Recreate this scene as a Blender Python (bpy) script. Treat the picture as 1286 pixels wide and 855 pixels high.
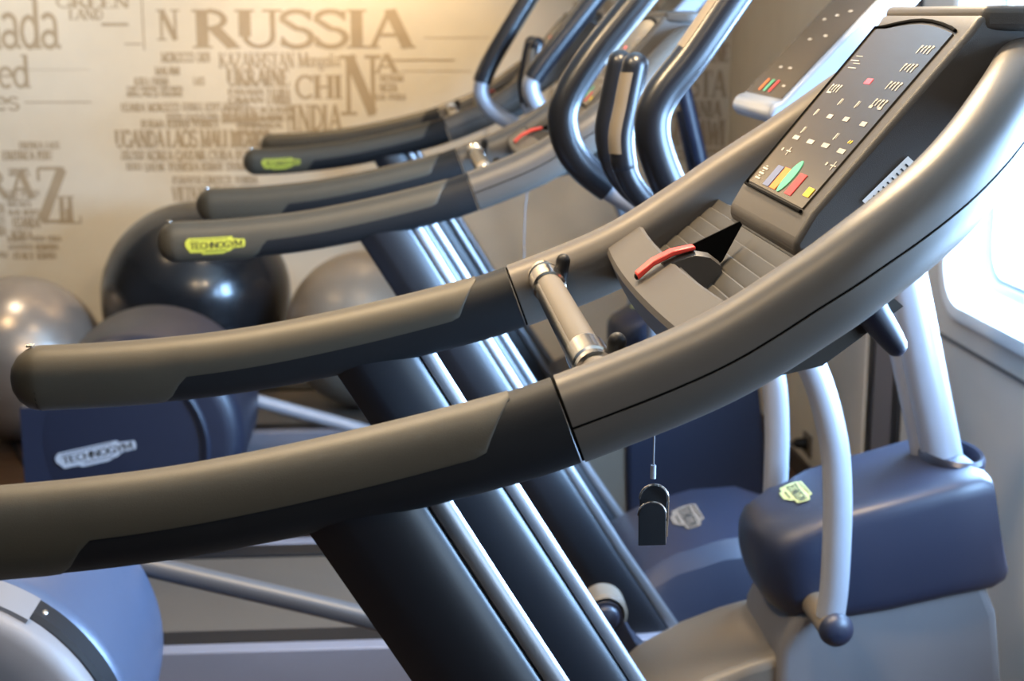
import bpy, bmesh, math, random
import numpy as np
from mathutils import Vector, Matrix
PI = math.pi
for o in list(bpy.data.objects): bpy.data.objects.remove(o)
SC = bpy.context.scene
COL = SC.collection
random.seed(4)

# ------------------------------------------------------------------ camera, light, exposure
EYE = 1.62
TH = math.atan(.2145); PS = math.atan(.0742*math.cos(TH))
cR = Vector((math.cos(PS), -math.sin(PS), 0))
cU = Vector((math.sin(PS)*math.sin(TH), math.cos(PS)*math.sin(TH), math.cos(TH)))
cW = Vector((math.sin(PS)*math.cos(TH), math.cos(PS)*math.cos(TH), -math.sin(TH)))
cam = bpy.data.cameras.new('camera'); camo = bpy.data.objects.new('camera', cam); COL.objects.link(camo)
M = Matrix.Identity(4)
for i in range(3):
    M[i][0] = cR[i]; M[i][1] = cU[i]; M[i][2] = -cW[i]
M[2][3] = EYE
camo.matrix_world = M
cam.sensor_width = 36; cam.lens = 1900/1286*36; cam.clip_start = .05
cam.dof.use_dof = True; cam.dof.focus_distance = 1.75; cam.dof.aperture_fstop = 6.3
SC.camera = camo
SC.view_settings.view_transform = 'Standard'; SC.view_settings.look = 'None'
SC.view_settings.gamma = 1; SC.view_settings.use_curve_mapping = False
SC.view_settings.exposure = 0.10

wd = bpy.data.worlds.new('sky'); SC.world = wd; wd.use_nodes = True
wd.node_tree.nodes['Background'].inputs[0].default_value = (.72, .86, 1, 1)
wd.node_tree.nodes['Background'].inputs[1].default_value = 6.0

def area(name, loc, target, size, power, color, sy=None):
    l = bpy.data.lights.new(name, 'AREA'); l.energy = power; l.color = color
    l.shape = 'RECTANGLE' if sy else 'DISK'; l.size = size
    if sy: l.size_y = sy
    o = bpy.data.objects.new(name, l); COL.objects.link(o)
    o.location = loc
    o.rotation_euler = (Vector(target)-Vector(loc)).to_track_quat('-Z', 'Y').to_euler()
    return o
def spot(name, loc, target, power, color, ang=70, rad=.05, blend=.8):
    l = bpy.data.lights.new(name, 'SPOT'); l.energy = power; l.color = color
    l.spot_size = math.radians(ang); l.spot_blend = blend; l.shadow_soft_size = rad
    o = bpy.data.objects.new(name, l); COL.objects.link(o); o.location = loc
    o.rotation_euler = (Vector(target)-Vector(loc)).to_track_quat('-Z', 'Y').to_euler()
    return o
COOL = (.39, .635, 1.0); WARM = (1.0, .73, .42)
XR, YB, CEIL = 1.42, 6.55, 2.35
WINS = [(2.62, 3.84), (1.15, 2.37), (-.62, .60)]
WZ0, WZ1 = .86, 1.95
for i, (a, b) in enumerate(WINS):
    area('daylight', (XR+.30, (a+b)/2, 1.42), (XR-1, (a+b)/2, 1.36), b-a-.1, (300, 185, 8)[i], COOL, 1.0)
for i, (x, y, p) in enumerate([(-.1, .95, 8), (.40, 2.25, 40), (-.40, 2.20, 28), (-.3, 4.4, 5), (-1.7, 4.7, 9)]):
    area('downlight', (x, y, CEIL-.02), (x, y, 0), .16, p, WARM)
area('ceiling_fill', (-.6, 6.25, 2.12), (-.6, 5.7, 2.6), 2.2, 9, WARM, .08)  # added fill without a fixture, warms the ceiling that the screens reflect
spot('wall_washer', (-.15, 5.95, CEIL-.03), (-.15, 6.5, 1.45), 62, WARM, 108, .05)
spot('wall_washer', (-1.5, 5.55, CEIL-.03), (-1.5, 6.5, 1.2), 52, (1, .86, .66), 110, .05)

# ------------------------------------------------------------------ materials
MATS = {}
def mat(name, col, rough=.5, metal=0., bump=0., bscale=600., var=0., coat=0., spec=.5, emit=0.):
    m = bpy.data.materials.new(name); m.use_nodes = True; nt = m.node_tree
    b = nt.nodes['Principled BSDF']
    b.inputs['Base Color'].default_value = (*col, 1)
    b.inputs['Roughness'].default_value = rough
    b.inputs['Metallic'].default_value = metal
    b.inputs['Specular IOR Level'].default_value = spec
    if coat: b.inputs['Coat Weight'].default_value = coat; b.inputs['Coat Roughness'].default_value = .12
    if emit:
        b.inputs['Emission Color'].default_value = (*col, 1); b.inputs['Emission Strength'].default_value = emit
    tc = nt.nodes.new('ShaderNodeTexCoord')
    nz = nt.nodes.new('ShaderNodeTexNoise'); nz.inputs['Scale'].default_value = bscale; nz.inputs['Detail'].default_value = 3
    nt.links.new(tc.outputs['Object'], nz.inputs['Vector'])
    if bump:
        bp = nt.nodes.new('ShaderNodeBump'); bp.inputs['Strength'].default_value = bump; bp.inputs['Distance'].default_value = .001
        nt.links.new(nz.outputs['Fac'], bp.inputs['Height']); nt.links.new(bp.outputs['Normal'], b.inputs['Normal'])
    if var:
        n2 = nt.nodes.new('ShaderNodeTexNoise'); n2.inputs['Scale'].default_value = 9
        nt.links.new(tc.outputs['Object'], n2.inputs['Vector'])
        mr = nt.nodes.new('ShaderNodeMapRange'); mr.inputs[3].default_value = 1-var; mr.inputs[4].default_value = 1+var
        nt.links.new(n2.outputs['Fac'], mr.inputs[0])
        mx = nt.nodes.new('ShaderNodeMix'); mx.data_type = 'RGBA'; mx.blend_type = 'MULTIPLY'
        mx.inputs[0].default_value = 1; mx.inputs[6].default_value = (*col, 1)
        nt.links.new(mr.outputs[0], mx.inputs[7]); nt.links.new(mx.outputs[2], b.inputs['Base Color'])
    MATS[name] = m
    return m
M_pad = mat('grip rubber', (.050, .042, .028), .52, 0, .25, 900, .06)
M_dark = mat('dark plastic', (.006, .0062, .007), .6, 0, .15, 900, 0, 0, .3)
M_core = mat('dark seam rubber', (.004, .004, .004), .9, 0, 0, 600, 0, 0, .05)  # near-black rubber of the rail core, gasket and key slot
M_shell = mat('satin taupe paint', (.082, .070, .058), .42, .15, .12, 1200, .04)
M_post = mat('graphite gloss paint', (.005, .006, .009), .37, 0, 0, 600, 0, 0, .6)
M_highlight = mat('edge highlight metal', (.27, .28, .30), .33, .8)  # paler metal standing in for window glints on the uprights
M_cons = mat('console plastic', (.050, .043, .036), .48, 0, .3, 1000, .05)
M_recess_shade = mat('shaded recess plastic', (.014, .013, .012), .55, 0, .2, 1000)
M_rib_shade = mat('shaded rib plastic', (.026, .023, .019), .5, 0, .2, 1000)
M_scr = mat('smoked screen glass', (.050, .038, .024), .2, 0, 0, 600, 0, 0, .8)
M_tick = mat('pale screen print', (.36, .33, .28), .5)
M_white = mat('white label', (.78, .75, .70), .5)
M_red = mat('red key plastic', (.72, .055, .04), .4)
M_or = mat('orange button', (.75, .20, .05), .6, 0, 0, 600, 0, 0, .2)
M_gr = mat('green button', (.10, .42, .24), .6, 0, 0, 600, 0, 0, .2)
M_rb = mat('red button', (.62, .06, .06), .6, 0, 0, 600, 0, 0, .2)
M_bl = mat('blue grey button', (.13, .15, .24), .6, 0, 0, 600, 0, 0, .2)
M_ye = mat('yellow button', (.70, .47, .05), .6, 0, 0, 600, 0, 0, .2)
M_led = mat('red display light', (1.0, .06, .08), .4, emit=1.2)
M_chr = mat('chrome', (.72, .68, .62), .16, 1.0)
M_sens = mat('sensor foil', (.13, .11, .085), .5, .1, .1, 900)
M_badge = mat('yellow green badge', (.46, .45, .05), .45)
M_badgeg = mat('pale grey badge', (.36, .38, .42), .45)
M_badgey = mat('pale yellow badge', (.42, .43, .17), .45)
M_badget = mat('tan badge', (.20, .15, .11), .45)
M_ink = mat('black ink', (.012, .012, .01), .6)
M_silver = mat('silver grey paint', (.27, .285, .32), .36, .25, .05, 900, .03)
M_grip = mat('black handle sleeve', (.006, .007, .010), .30, 0, 0, 600, 0, 0, .45)
M_navy = mat('navy grey plastic', (.0125, .016, .032), .42, 0, .15, 900, .05)
M_body = mat('grey body plastic', (.125, .12, .122), .5, 0, .2, 900, .05)
M_rod = mat('dark grey rod paint', (.055, .052, .052), .4)
M_blue = mat('blue grey cover', (.048, .066, .112), .34, .2, .1, 900, .04)
M_frame = mat('pale frame paint', (.17, .17, .20), .42, .1, .1, 900, .04)
M_belt = mat('running belt', (.078, .062, .047), .6, 0, .4, 700, .08)
M_black = mat('black rubber', (.006, .006, .007), .5, 0, 0, 600, 0, 0, .25)
M_bronze = mat('warm grey cover', (.135, .112, .085), .45, 0, .15, 900, .05)
M_wallp = mat('cream wallpaper', (.66, .595, .48), .75, 0, .2, 300, .05)
M_print = mat('faded brown print', (.40, .315, .21), .8, 0, 0, 300, .12)
M_prints = mat('pale brown print', (.46, .375, .265), .8, 0, 0, 300, .12)
M_paint = mat('grey white wall paint', (.52, .50, .47), .6, 0, .1, 300, .03)
M_panel = mat('dark wood panelling', (.07, .05, .035), .5, 0, .1, 30, .15)
M_ceil = mat('ceiling paint', (.70, .64, .54), .7, 0, .1, 300, .03)
M_winf = mat('white window moulding', (.80, .82, .84), .4, 0, .05, 300)
M_trimd = mat('dark metal strip', (.055, .06, .07), .35, .5)
M_skirt = mat('dark skirting', (.05, .038, .03), .6)
M_ballb = mat('black ball vinyl', (.010, .0105, .012), .24, 0, .05, 200, 0, .25)
M_balls = mat('pearl silver ball vinyl', (.33, .28, .235), .30, .6, .05, 200, .05)
M_ballt = mat('beige grey ball vinyl', (.27, .225, .175), .38, .25, .05, 200, .05)

def floor_mat():
    m = bpy.data.materials.new('dark wood floor'); m.use_nodes = True; nt = m.node_tree
    b = nt.nodes['Principled BSDF']; b.inputs['Roughness'].default_value = .45
    tc = nt.nodes.new('ShaderNodeTexCoord'); mp = nt.nodes.new('ShaderNodeMapping')
    mp.inputs['Scale'].default_value = (1, 1, 1)
    br = nt.nodes.new('ShaderNodeTexBrick'); br.inputs['Scale'].default_value = 1
    br.inputs['Brick Width'].default_value = 1.2; br.inputs['Row Height'].default_value = .14; br.inputs['Mortar Size'].default_value = .003
    br.inputs['Color1'].default_value = (.115, .060, .030, 1); br.inputs['Color2'].default_value = (.085, .045, .024, 1); br.inputs['Mortar'].default_value = (.02, .012, .008, 1)
    nz = nt.nodes.new('ShaderNodeTexNoise'); nz.inputs['Scale'].default_value = 5; mp2 = nt.nodes.new('ShaderNodeMapping'); mp2.inputs['Scale'].default_value = (2, 30, 1)
    mx = nt.nodes.new('ShaderNodeMix'); mx.data_type = 'RGBA'; mx.blend_type = 'MULTIPLY'; mx.inputs[0].default_value = .5
    L = nt.links.new
    L(tc.outputs['Object'], mp.inputs[0]); L(mp.outputs[0], br.inputs[0]); L(tc.outputs['Object'], mp2.inputs[0]); L(mp2.outputs[0], nz.inputs[0])
    L(br.outputs[0], mx.inputs[6]); L(nz.outputs[1], mx.inputs[7]); L(mx.outputs[2], b.inputs['Base Color'])
    return m
M_floor = floor_mat()
def glass_mat():
    m = bpy.data.materials.new('window glass'); m.use_nodes = True; nt = m.node_tree
    nt.nodes.remove(nt.nodes['Principled BSDF'])
    t = nt.nodes.new('ShaderNodeBsdfTransparent'); t.inputs[0].default_value = (.93, .97, 1, 1)
    g = nt.nodes.new('ShaderNodeBsdfGlossy'); g.inputs['Roughness'].default_value = .03
    mx = nt.nodes.new('ShaderNodeMixShader'); mx.inputs[0].default_value = .04
    nt.links.new(t.outputs[0], mx.inputs[1]); nt.links.new(g.outputs[0], mx.inputs[2])
    nt.links.new(mx.outputs[0], nt.nodes['Material Output'].inputs[0])
    return m
M_glass = glass_mat()

# ------------------------------------------------------------------ mesh helpers
def link(name, bm, mats, parent=None, sharp=38, bev=0, seg=3):
    if not isinstance(mats, (list, tuple)): mats = [mats]
    bmesh.ops.recalc_face_normals(bm, faces=bm.faces)
    ca = math.radians(sharp)
    for f in bm.faces: f.smooth = True
    for e in bm.edges:
        if len(e.link_faces) == 2: e.smooth = e.calc_face_angle(0) < ca
    me = bpy.data.meshes.new(name); bm.to_mesh(me); bm.free()
    for m in mats: me.materials.append(m)
    o = bpy.data.objects.new(name, me); COL.objects.link(o)
    if parent: o.parent = parent
    if bev:
        md = o.modifiers.new('bevel', 'BEVEL'); md.width = bev; md.segments = seg; md.limit_method = 'ANGLE'
        md.angle_limit = math.radians(35); md.harden_normals = False
    return o
def empty(name, loc, label, cat, group=None):
    o = bpy.data.objects.new(name, None); COL.objects.link(o); o.location = loc; o.empty_display_size = .1
    o['label'] = label; o['category'] = cat
    if group: o['group'] = group
    return o
def struct(o): o['kind'] = 'structure'; return o
def copy_tree(o, parent=None, skip=()):
    c = o.copy(); COL.objects.link(c); c.parent = parent
    for ch in list(o.children):
        if ch.name.split('.')[0] in skip: continue
        copy_tree(ch, c, skip)
    return c

def crm(pts, n=8):
    P = [np.array(p, float) for p in pts]; out = []
    for i in range(len(P)-1):
        p0 = P[max(i-1, 0)]; p1 = P[i]; p2 = P[i+1]; p3 = P[min(i+2, len(P)-1)]
        for k in range(n):
            t = k/n
            out.append(.5*((2*p1)+(-p0+p2)*t+(2*p0-5*p1+4*p2-p3)*t*t+(-p0+3*p1-3*p2+p3)*t**3))
    out.append(P[-1]); return out
def frames(P, l0=None, horiz=False):
    P = [Vector(p) for p in P]; T = []
    for i in range(len(P)):
        a = P[max(i-1, 0)]; b = P[min(i+1, len(P)-1)]; T.append((b-a).normalized())
    Ls = []; l = Vector(l0) if l0 else (Vector((0, 1, 0)) if abs(T[0].y) < .9 else Vector((1, 0, 0)))
    for t in T:
        if horiz: l = Vector((0, 0, 1)).cross(t).normalized()
        else: l = (l - t*l.dot(t)).normalized()
        Ls.append(l)
    N = [t.cross(l).normalized()*1 for t, l in zip(T, Ls)]
    N = [n if True else n for n in N]
    return P, T, Ls, N
def superell(k, n, a, b, e=2.3):
    t = 2*PI*k/n; c, s = math.cos(t), math.sin(t)
    return a*math.copysign(abs(c)**(2/e), c), b*math.copysign(abs(s)**(2/e), s)
def tube(bm, pts, r, n=20, smooth=8, caps='round', sect=None, l0=None, horiz=False, mi=0):
    """sweep a round (or given) section; r may be a list, one radius per control point"""
    if smooth: P = crm(pts, smooth)
    else: P = pts
    if isinstance(r, (list, tuple)):
        R = np.interp(np.linspace(0, len(r)-1, len(P)), range(len(r)), r)
    else: R = [r]*len(P)
    P, T, Ls, N = frames(P, l0, horiz)
    sec = sect or [(math.cos(2*PI*k/n), math.sin(2*PI*k/n)) for k in range(n)]
    n = len(sec)
    rings = []
    def ring(c, l, nn, s): return [bm.verts.new(c + l*u*s + nn*v*s) for u, v in sec]
    if caps == 'round':
        mr = 1 if not sect else max(abs(v) for u, v in sec)
        for a in (80, 60, 40, 20):
            s = math.cos(math.radians(a)); d = math.sin(math.radians(a))
            rings.append(ring(P[0]-T[0]*R[0]*mr*d, Ls[0], N[0], R[0]*s))
    for i in range(len(P)): rings.append(ring(P[i], Ls[i], N[i], R[i]))
    if caps == 'round':
        for a in (20, 40, 60, 80):
            s = math.cos(math.radians(a)); d = math.sin(math.radians(a))
            rings.append(ring(P[-1]+T[-1]*R[-1]*mr*d, Ls[-1], N[-1], R[-1]*s))
    for A, B in zip(rings, rings[1:]):
        for k in range(n):
            f = bm.faces.new((A[k], A[(k+1) % n], B[(k+1) % n], B[k])); f.material_index = mi
    for rg in (rings[0], rings[-1]):
        f = bm.faces.new(rg); f.material_index = mi
    return rings
def extrude(bm, prof, y0, y1, axis='y', mi=0, inset=None):
    """prof: (x,z) polygon swept along y (or (y,z) along x, (x,y) along z)"""
    def V(a, b, t):
        return {'y': (a, t, b), 'x': (t, a, b), 'z': (a, b, t)}[axis]
    A = [bm.verts.new(V(a, b, y0)) for a, b in prof]; B = [bm.verts.new(V(a, b, y1)) for a, b in prof]
    n = len(prof)
    for k in range(n):
        f = bm.faces.new((A[k], A[(k+1) % n], B[(k+1) % n], B[k])); f.material_index = mi
    f = bm.faces.new(A); f.material_index = mi
    f = bm.faces.new(B); f.material_index = mi
def box(bm, x0, x1, y0, y1, z0, z1, mi=0):
    extrude(bm, [(x0, z0), (x1, z0), (x1, z1), (x0, z1)], y0, y1, mi=mi)
def lathe_y(bm, c, prof, n=48, a0=0, a1=360, mi=0):
    """prof: (radius, y) revolved about the y axis through c=(x,z)"""
    full = abs(a1-a0) >= 360
    m = n if full else n+1
    rings = []
    for r, y in prof:
        rings.append([bm.verts.new((c[0]+r*math.cos(math.radians(a0+(a1-a0)*k/n)), y, c[1]+r*math.sin(math.radians(a0+(a1-a0)*k/n)))) for k in range(m)])
    for A, B in zip(rings, rings[1:]):
        for k in range(n):
            f = bm.faces.new((A[k], A[(k+1) % m], B[(k+1) % m], B[k])); f.material_index = mi
    return rings
def loft(bm, rings, caps=True, mi=0):
    R = [[bm.verts.new(p) for p in r] for r in rings]; n = len(R[0])
    for A, B in zip(R, R[1:]):
        for k in range(n):
            f = bm.faces.new((A[k], A[(k+1) % n], B[(k+1) % n], B[k])); f.material_index = mi
    if caps:
        for rg in (R[0], R[-1]):
            f = bm.faces.new(rg); f.material_index = mi
    return R

# ------------------------------------------------------------------ lettering (drawn from strokes)
def arc(cx, cy, rx, ry, a0, a1, n=9):
    return [(cx+rx*math.cos(math.radians(a0+(a1-a0)*i/n)), cy+ry*math.sin(math.radians(a0+(a1-a0)*i/n))) for i in range(n+1)]
T_, t_ = .21, .095
STK = [0]
def stem(x, y0=0, y1=1, w=T_, top=1, bot=1, sw=.17):
    s = [([(x, y0), (x, y1)], w)]
    if top: s.append(([(x-sw, y1-.03), (x+sw, y1-.03)], .06))
    if bot: s.append(([(x-sw, y0+.03), (x+sw, y0+.03)], .06))
    return s
def sf(x, y, h=.13): return [([(x-h, y), (x+h, y)], .06)]
S_ = arc(.34, .74, .24, .22, 20, 180, 8)+arc(.34, .27, .26, .24, 90, -160, 9)
GL = {
 'A': (.86, [([(.43, 1), (.12, .0)], t_), ([(.43, 1), (.74, 0)], T_), ([(.2, .34), (.64, .34)], t_)]+sf(.12, .03)+sf(.74, .03)),
 'B': (.72, stem(.2)+[(arc(.3, .75, .26, .225, 90, -90), .12), (arc(.32, .27, .32, .24, 90, -90), .13)]),
 'C': (.76, [(arc(.42, .5, .32, .46, 45, 315, 12), .13), ([(.67, .68), (.67, .95)], .06)]),
 'D': (.82, stem(.2)+[(arc(.3, .5, .42, .46, 90, -90, 12), .13)]),
 'E': (.70, stem(.2)+[([(.2, .97), (.62, .97)], .06), ([(.2, .03), (.64, .03)], .06), ([(.2, .5), (.5, .5)], .06), ([(.61, .97), (.61, .76)], .06), ([(.63, .03), (.63, .26)], .06)]),
 'F': (.66, stem(.2)+[([(.2, .97), (.6, .97)], .06), ([(.2, .5), (.5, .5)], .06), ([(.6, .97), (.6, .76)], .06)]),
 'G': (.80, [(arc(.42, .5, .32, .46, 45, 330, 12), .13), ([(.68, .68), (.68, .95)], .06), ([(.68, .05), (.68, .42)], .14)]+sf(.66, .44)),
 'H': (.88, stem(.2)+stem(.68)+[([(.2, .5), (.68, .5)], t_)]),
 'I': (.40, stem(.2)),
 'J': (.52, stem(.32, .2, 1, T_, 1, 0)+[(arc(.18, .2, .14, .2, 0, -150, 6), .1)]),
 'K': (.84, stem(.2)+[([(.25, .42), (.68, .97)], t_), ([(.38, .56), (.72, .03)], T_)]+sf(.68, .97)+sf(.72, .03)),
 'L': (.68, stem(.2)+[([(.2, .03), (.62, .03)], .06), ([(.61, .03), (.61, .28)], .06)]),
 'M': (1.06, stem(.18, w=t_)+stem(.86)+[([(.2, 1), (.52, .02)], T_), ([(.52, .02), (.84, 1)], t_)]),
 'N': (.88, stem(.18, w=t_)+stem(.70, w=t_, bot=0)+[([(.2, .98), (.69, .02)], T_)]),
 'O': (.84, [(arc(.42, .5, .33, .46, 0, 360, 16), .14)]),
 'P': (.70, stem(.2)+[(arc(.3, .72, .30, .25, 90, -90), .12)]),
 'Q': (.84, [(arc(.42, .5, .33, .46, 0, 360, 16), .14), ([(.45, .2), (.75, -.12)], .12)]),
 'R': (.84, stem(.2)+[(arc(.3, .74, .28, .23, 90, -90), .12), ([(.42, .5), (.72, .03)], T_)]+sf(.74, .03, .1)),
 'S': (.68, [(S_, .13), ([(.57, .72), (.57, .97)], .06), ([(.1, .05), (.1, .3)], .06)]),
 'T': (.76, stem(.38, top=0)+[([(.06, .97), (.70, .97)], .06), ([(.07, .97), (.07, .74)], .06), ([(.69, .97), (.69, .74)], .06)]),
 'U': (.86, stem(.2, .3, 1, T_, 1, 0)+stem(.68, .3, 1, t_, 1, 0)+[(arc(.44, .32, .24, .28, 180, 360, 8), .1)]),
 'V': (.82, [([(.12, 1), (.41, 0)], T_), ([(.41, 0), (.70, 1)], t_)]+sf(.12, .97)+sf(.70, .97)),
 'W': (1.1, [([(.12, 1), (.36, 0)], T_), ([(.36, 0), (.56, .9)], t_), ([(.56, .9), (.76, 0)], T_), ([(.76, 0), (.98, 1)], t_)]+sf(.12, .97)+sf(.98, .97)),
 'X': (.82, [([(.12, 1), (.70, 0)], T_), ([(.68, 1), (.14, 0)], t_)]+sf(.12, .97)+sf(.68, .97)+sf(.14, .03)+sf(.7, .03)),
 'Y': (.80, [([(.12, 1), (.40, .45)], T_), ([(.40, .45), (.68, 1)], t_)]+stem(.40, 0, .46, T_, 0, 1)+sf(.12, .97)+sf(.68, .97)),
 'Z': (.74, [([(.1, .97), (.64, .97)], .06), ([(.6, .97), (.12, .03)], T_), ([(.1, .03), (.66, .03)], .06), ([(.1, .97), (.1, .75)], .06), ([(.65, .03), (.65, .26)], .06)]),
 'a': (.56, [(arc(.25, .48, .17, .17, 150, 0, 6)+[(.42, .08)], .11), (arc(.25, .18, .17, .15, 20, 340, 10), .1), ([(.42, .05), (.54, .04)], .08)]),
 'd': (.60, [(arc(.27, .32, .19, .29, 0, 360, 12), .11), ([(.46, 0), (.46, 1)], .13)]+sf(.42, .97, .1)+sf(.5, .03, .08)),
 'e': (.52, [(arc(.27, .32, .2, .29, 0, 310, 11), .11), ([(.08, .36), (.46, .36)], .06)]),
 'g': (.56, [(arc(.25, .36, .17, .24, 0, 360, 10), .1), (arc(.25, -.12, .2, .14, 0, 360, 10), .08)]),
 'i': (.30, stem(.15, 0, .62, .13, 0, 1, .12)+[([(.15, .78), (.15, .9)], .14)]),
 'l': (.30, stem(.15, 0, 1, .13, 0, 1, .12)),
 'n': (.62, stem(.14, 0, .62, .12, 0, 1, .1)+stem(.48, 0, .42, .12, 0, 1, .1)+[(arc(.31, .4, .17, .2, 180, 0, 6), .09)]),
 'o': (.56, [(arc(.28, .32, .2, .29, 0, 360, 12), .11)]),
 's': (.46, [([(x*.6+.02, y*.64) for x, y in S_], .09)]),
 't': (.38, [([(.16, .85), (.16, .1), (.3, .04)], .11), ([(.02, .6), (.33, .6)], .06)]),
}
def strokes(bm, polys, fn, mi=0, seglen=1e9):
    """polys: list of (points, width) in 2D; fn maps (u,v) to 3D"""
    for pts, w in polys:
        q = []; STK[0] += 1
        for a, b in zip(pts, pts[1:]):
            n = max(1, int(math.ceil(math.hypot(b[0]-a[0], b[1]-a[1])/seglen)))
            q += [(a[0]+(b[0]-a[0])*i/n, a[1]+(b[1]-a[1])*i/n) for i in range(n)]
        q.append(pts[-1])
        L = []; Rr = []
        for i in range(len(q)):
            a = q[max(i-1, 0)]; b = q[min(i+1, len(q)-1)]
            dx, dy = b[0]-a[0], b[1]-a[1]; d = math.hypot(dx, dy) or 1
            nx, ny = -dy/d*w/2, dx/d*w/2
            L.append(bm.verts.new(fn(q[i][0]+nx, q[i][1]+ny))); Rr.append(bm.verts.new(fn(q[i][0]-nx, q[i][1]-ny)))
        for i in range(len(q)-1):
            f = bm.faces.new((L[i], L[i+1], Rr[i+1], Rr[i])); f.material_index = mi
def word(bm, text, u0, v0, w, h, fn, mi=0, seglen=1e9, bold=1., GL=GL):
    """fit text into the box u0..u0+w, v0..v0+h"""
    tot = sum(GL[c][0]*.87 if c in GL else .4 for c in text)
    k = w/tot; x = 0
    for c in text:
        if c in GL:
            adv, st = GL[c]
            if bold != 1: st = [(p, q*bold) for p, q in st]
            strokes(bm, st, lambda a, b, x=x: fn(u0+(x+a)*k, v0+b*h), mi, seglen)
            x += adv*.87
        else: x += .4
SANS = {'T': (.72, [([(.06, .94), (.66, .94)], .13), ([(.36, .94), (.36, 0)], .15)]),
 'E': (.68, [([(.13, 0), (.13, 1)], .15), ([(.13, .94), (.60, .94)], .13), ([(.13, .5), (.54, .5)], .12), ([(.13, .06), (.60, .06)], .13)]),
 'C': (.76, [(arc(.42, .5, .30, .44, 50, 310, 12), .14)]), 'H': (.78, [([(.13, 0), (.13, 1)], .15), ([(.63, 0), (.63, 1)], .15), ([(.13, .5), (.63, .5)], .12)]),
 'N': (.80, [([(.13, 0), (.13, 1)], .14), ([(.65, 0), (.65, 1)], .14), ([(.14, .98), (.64, .02)], .15)]), 'O': (.86, [(arc(.43, .5, .33, .44, 0, 360, 16), .14)]),
 'G': (.82, [(arc(.43, .5, .32, .44, 50, 330, 12), .14), ([(.70, .1), (.70, .46)], .13), ([(.48, .45), (.76, .45)], .11)]),
 'Y': (.74, [([(.06, 1), (.37, .46)], .14), ([(.68, 1), (.37, .46)], .14), ([(.37, .48), (.37, 0)], .15)]),
 'M': (.94, [([(.12, 0), (.14, 1)], .14), ([(.82, 0), (.80, 1)], .14), ([(.15, .98), (.47, .2)], .13), ([(.79, .98), (.47, .2)], .13)])}
# stepped maker's plate outline: rows of (v, u_left, u_right), both 0..1
PLATE = [(0, .28, .62), (.12, .26, .70), (.13, .07, .74), (.3, .05, .80), (.31, .04, .98), (.55, .0, 1.0), (.78, .0, .99), (.79, .0, .98), (.86, .02, .80), (1.0, .05, .78)]
def plate(bm, fn, text='TECHNOGYM', mi_p=0, mi_t=1, lift=None):
    prev = None
    for v, a, b in PLATE:
        row = [bm.verts.new(fn(a+(b-a)*i/8, v, 0)) for i in range(9)]
        if prev:
            for i in range(8):
                f = bm.faces.new((prev[i], prev[i+1], row[i+1], row[i])); f.material_index = mi_p
        prev = row
    word(bm, text, .07, .35, .87, .40, lambda u, v: fn(u, v, 1), mi_t, .12, 1., SANS)
    strokes(bm, [([(.32, .2), (.68, .2)], .05), ([(.08, .88), (.72, .92)], .04)], lambda u, v: fn(u, v, 1), mi_t, .12)

# ------------------------------------------------------------------ room
def wall_with_holes(bm, x, y0, y1, z0, z1, holes, th):
    ys = sorted({y0, y1, *[h for hh in holes for h in hh[:2]]}); zs = sorted({z0, z1, *[h for hh in holes for h in hh[2:]]})
    for a, b in zip(ys, ys[1:]):
        for c, d in zip(zs, zs[1:]):
            if any(h[0] <= a and b <= h[1] and h[2] <= c and d <= h[3] for h in holes): continue
            box(bm, x, x+th, a, b, c, d)
bm = bmesh.new(); box(bm, -4.2, 1.7, -3.2, 6.8, -.1, 0); struct(link('floor', bm, M_floor))
bm = bmesh.new(); box(bm, -4.2, 1.7, -3.2, 6.8, CEIL, CEIL+.1); struct(link('ceiling', bm, M_ceil))
bm = bmesh.new(); box(bm, -4.2, XR+.1, YB, YB+.1, 0, CEIL); wall_back = struct(link('wall_back', bm, M_wallp))
bm = bmesh.new(); box(bm, -4.2, -4.1, -3.2, YB, 0, CEIL); struct(link('wall_left', bm, M_panel))
bm = bmesh.new(); box(bm, -4.1, XR+.1, -3.2, -3.1, 0, CEIL); struct(link('wall_front', bm, M_panel))
bm = bmesh.new()
wall_with_holes(bm, XR, -3.1, 4.86, 0, CEIL, [(a+.02, b-.02, WZ0+.02, WZ1-.02) for a, b in WINS], .1)
struct(link('wall_right', bm, M_paint))
bm = bmesh.new(); box(bm, XR, XR+.1, 4.86, YB, 0, CEIL); struct(link('wall_right', bm, M_wallp))
bm = bmesh.new(); box(bm, XR-.014, XR, 4.87, YB, 0, .07); struct(link('baseboard_right', bm, M_skirt, bev=.003))
bm = bmesh.new(); box(bm, -4.1, XR-.014, YB-.014, YB, 0, .07); struct(link('baseboard_back', bm, M_skirt, bev=.003))
for i, (a, b, m, th) in enumerate([(4.36, 4.405, M_trimd, .012), (4.17, 4.36, M_frame, .006), (4.115, 4.17, M_trimd, .012), (4.44, 4.87, M_bronze, .010)]):
    bm = bmesh.new(); box(bm, XR-th, XR, a, b, 0 if i != 3 else 0, CEIL); 
    struct(link('trim_%d' % (i+1), bm, M_paint if i == 3 else m, bev=.002))
bm = bmesh.new(); box(bm, XR-.006, XR, -3.1, 4.1, .792, .80); struct(link('trim_5', bm, M_body))

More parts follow.
